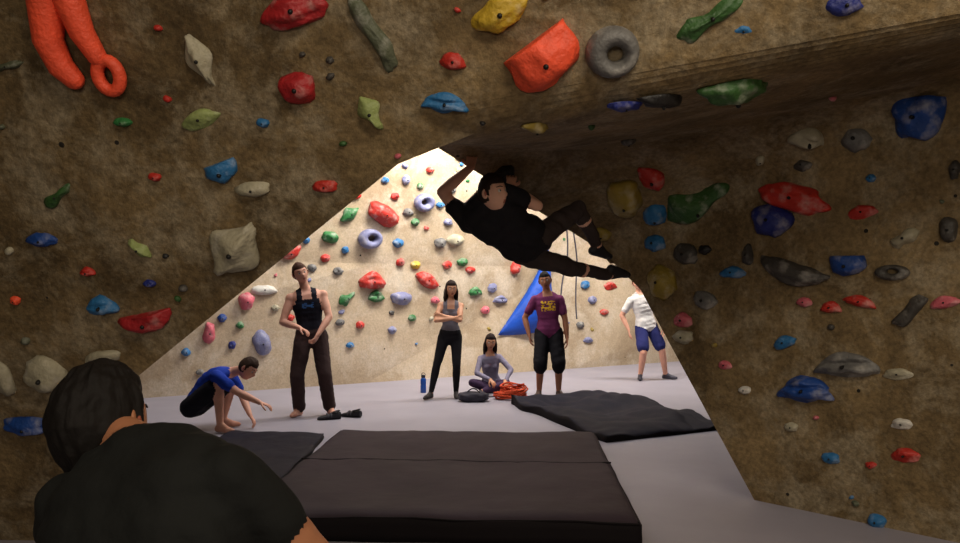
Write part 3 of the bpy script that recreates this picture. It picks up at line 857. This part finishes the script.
# ------------------------------------------------------------------ small things on the floor
M_rope = mat('rope_orange', (206, 74, 36), .8, .35, 60, .6, 150)
pts = []
for k in range(420):
    a = k * .33
    lay = k / 420
    r_ = .12 + .05 * math.sin(k * .11) + .03 * noise.noise(V((k * .05, 0, 0)))
    pts.append(V((.42 + r_ * math.cos(a) * 1.25 + .03 * math.sin(k * .05), 10.22 + r_ * math.sin(a), .014 + .2 * lay * (0.6 + .4 * math.sin(k * .21)) + .02 * abs(math.sin(a * 1.7)))))
acc = Acc(); acc.add(*tube(pts, [.012] * len(pts), 7, 2), 0)
make_obj('climbing_rope', acc.v, acc.f, acc.m, [M_rope])

def shoe(x, y, ang, name='climbing_shoe', col=(30, 28, 32)):
    a = Acc()
    q = math.radians(ang); f = V((math.cos(q), math.sin(q), 0)); l = V((-math.sin(q), math.cos(q), 0)); u = V((0, 0, 1)); c = V((x, y, 0))
    secs = [(-.12, .030, .075), (-.09, .036, .085), (-.04, .036, .075), (.0, .038, .062), (.05, .044, .055), (.10, .044, .042), (.135, .030, .030), (.15, .010, .018)]
    vs = []; fs = []; n = 14
    for t, w, h in secs:
        for k in range(n):
            th = 2 * math.pi * k / n
            vs.append(c + f * t + l * w * math.cos(th) + u * (h / 2 + .004 + h / 2 * math.sin(th)))
    for i in range(len(secs) - 1):
        for k in range(n): fs.append((i * n + k, i * n + (k + 1) % n, (i + 1) * n + (k + 1) % n, (i + 1) * n + k))
    fs.append(tuple(range(n))); fs.append(tuple(reversed(range((len(secs) - 1) * n, len(secs) * n))))
    a.add(vs, fs, 0)
    ring = [c + f * (-.06 + .045 * math.cos(t)) + l * .028 * math.sin(t) + u * (.086 - .012 * math.cos(t)) for t in [2 * math.pi * k / 16 for k in range(17)]]
    a.add(*tube(ring, [.008] * 17, 6, 2), 0)
    for t in (-.005, .035):
        st = [c + f * t + l * .042 * math.cos(th) + u * (.034 + .036 * math.sin(th)) for th in [math.pi * k / 8 for k in range(9)]]
        a.add(*tube(st, [.009] * 9, 6, 2), 1)
    so_ = [c + f * (-.11) + u * .008, c + f * .0 + u * .006, c + f * .13 + u * .008]
    a.add(*tube(so_, [.007] * 3, 6, 2), 1)
    return make_obj(name, a.v, a.f, a.m, [mat('shoe_rubber', col, .6, .1), mat('shoe_strap', (70, 66, 72), .7, .1)])
shoe(-1.72, 8.62, 200); shoe(-1.50, 8.78, 160)

a = Acc()
vs, fs = ICO[4]
bagv = []
for p_ in vs:
    k = 1 + .16 * noise.noise(p_ * 2.3)
    sq = lambda t: math.copysign(abs(t) ** .7, t)
    bagv.append(V((-.09 + sq(p_.x) * .20 * k, 10.0 + sq(p_.y) * .12 * k, max(.001, .065 + sq(p_.z) * .068 * k))))
a.add(bagv, fs, 0)
hand_ = [V((-.19 + .2 * k / 10, 9.95, .11 + .07 * math.sin(math.pi * k / 10))) for k in range(11)]
a.add(*tube(hand_, [.009] * 11, 6, 2), 1)
make_obj('gear_bag', a.v, a.f, a.m, [mat('bag_fabric', (48, 44, 54), .8, .2, 8, .5, 30), mat('bag_strap', (26, 24, 28), .8, .1)])

def lathe(acc, c, prof, m, n=24):
    vs = []; fs = []
    for r_, z in prof:
        for k in range(n):
            vs.append(V((c[0] + r_ * math.cos(2 * math.pi * k / n), c[1] + r_ * math.sin(2 * math.pi * k / n), c[2] + z)))
    for i in range(len(prof) - 1):
        for k in range(n): fs.append((i * n + k, i * n + (k + 1) % n, (i + 1) * n + (k + 1) % n, (i + 1) * n + k))
    acc.add(vs, fs, m)
a = Acc()
lathe(a, (-.82, 10.85, 0), [(0, 0), (.038, 0), (.042, .006), (.042, .10), (.038, .115), (.042, .13), (.042, .19), (.03, .215), (.024, .22)], 0)
lathe(a, (-.82, 10.85, 0), [(.024, .22), (.031, .22), (.031, .25), (.026, .258), (0, .258)], 1)
lp = [V((-.82 + .028 * math.cos(t), 10.85, .258 + .03 * math.sin(t))) for t in [math.pi * k / 8 for k in range(9)]]
a.add(*tube(lp, [.005] * 9, 6, 2), 1)
make_obj('water_bottle', a.v, a.f, a.m, [mat('bottle_blue', (24, 70, 150), .25, .05), mat('bottle_cap', (26, 28, 36), .4, .05)])

# ------------------------------------------------------------------ lights
def area(name, loc, target, size, sy, energy, col):
    l = bpy.data.lights.new(name, 'AREA'); l.shape = 'RECTANGLE'; l.size = size; l.size_y = sy; l.energy = energy; l.color = col
    o_ = bpy.data.objects.new(name, l); o_.location = loc
    o_.rotation_euler = (V(target) - V(loc)).to_track_quat('-Z', 'Y').to_euler()
    scn.collection.objects.link(o_)
area('fill_light', (0.0, 10.4, 4.85), (-.9, 12.5, 3.1), 2.4, 0.8, 440, (1, .95, .88))
area('fill_light', (3.4, 12.0, 4.85), (3.0, 14.4, 1.6), 2.5, 1.2, 370, (1, .95, .89))
area('fill_light', (-1.2, 8.0, 4.9), (-1.0, 8.6, 0), 4.0, 1.5, 115, (1, .97, .98))
area('fill_light', (1.2, -1.0, 4.6), (1.4, 4, 1.9), 1.6, 1.0, 96, (1, .86, .67))
area('fill_light', (-0.3, -3.3, 2.3), (0.4, 4, 1.9), 3.2, 1.0, 76, (1, .87, .69))  # unseen fill added low behind the camera to brighten the arch and its underside
area('fill_light', (3.0, 0.6, 4.4), (2.2, 4.4, 1.2), 0.8, 0.8, 50, (1, .89, .72))
w = bpy.data.worlds.new('w'); scn.world = w; w.use_nodes = True
w.node_tree.nodes['Background'].inputs[0].default_value = (1, .85, .7, 1)
w.node_tree.nodes['Background'].inputs[1].default_value = 0.02

# ------------------------------------------------------------------ camera
cd = bpy.data.cameras.new('camera'); cam = bpy.data.objects.new('camera', cd); scn.collection.objects.link(cam)
cam.location = EYE; cam.rotation_euler = (math.radians(90), 0, 0)
cd.sensor_width = 36; cd.lens = 750 / 960 * 36; cd.shift_y = 17.5 / 960; cd.clip_start = .05
scn.camera = cam
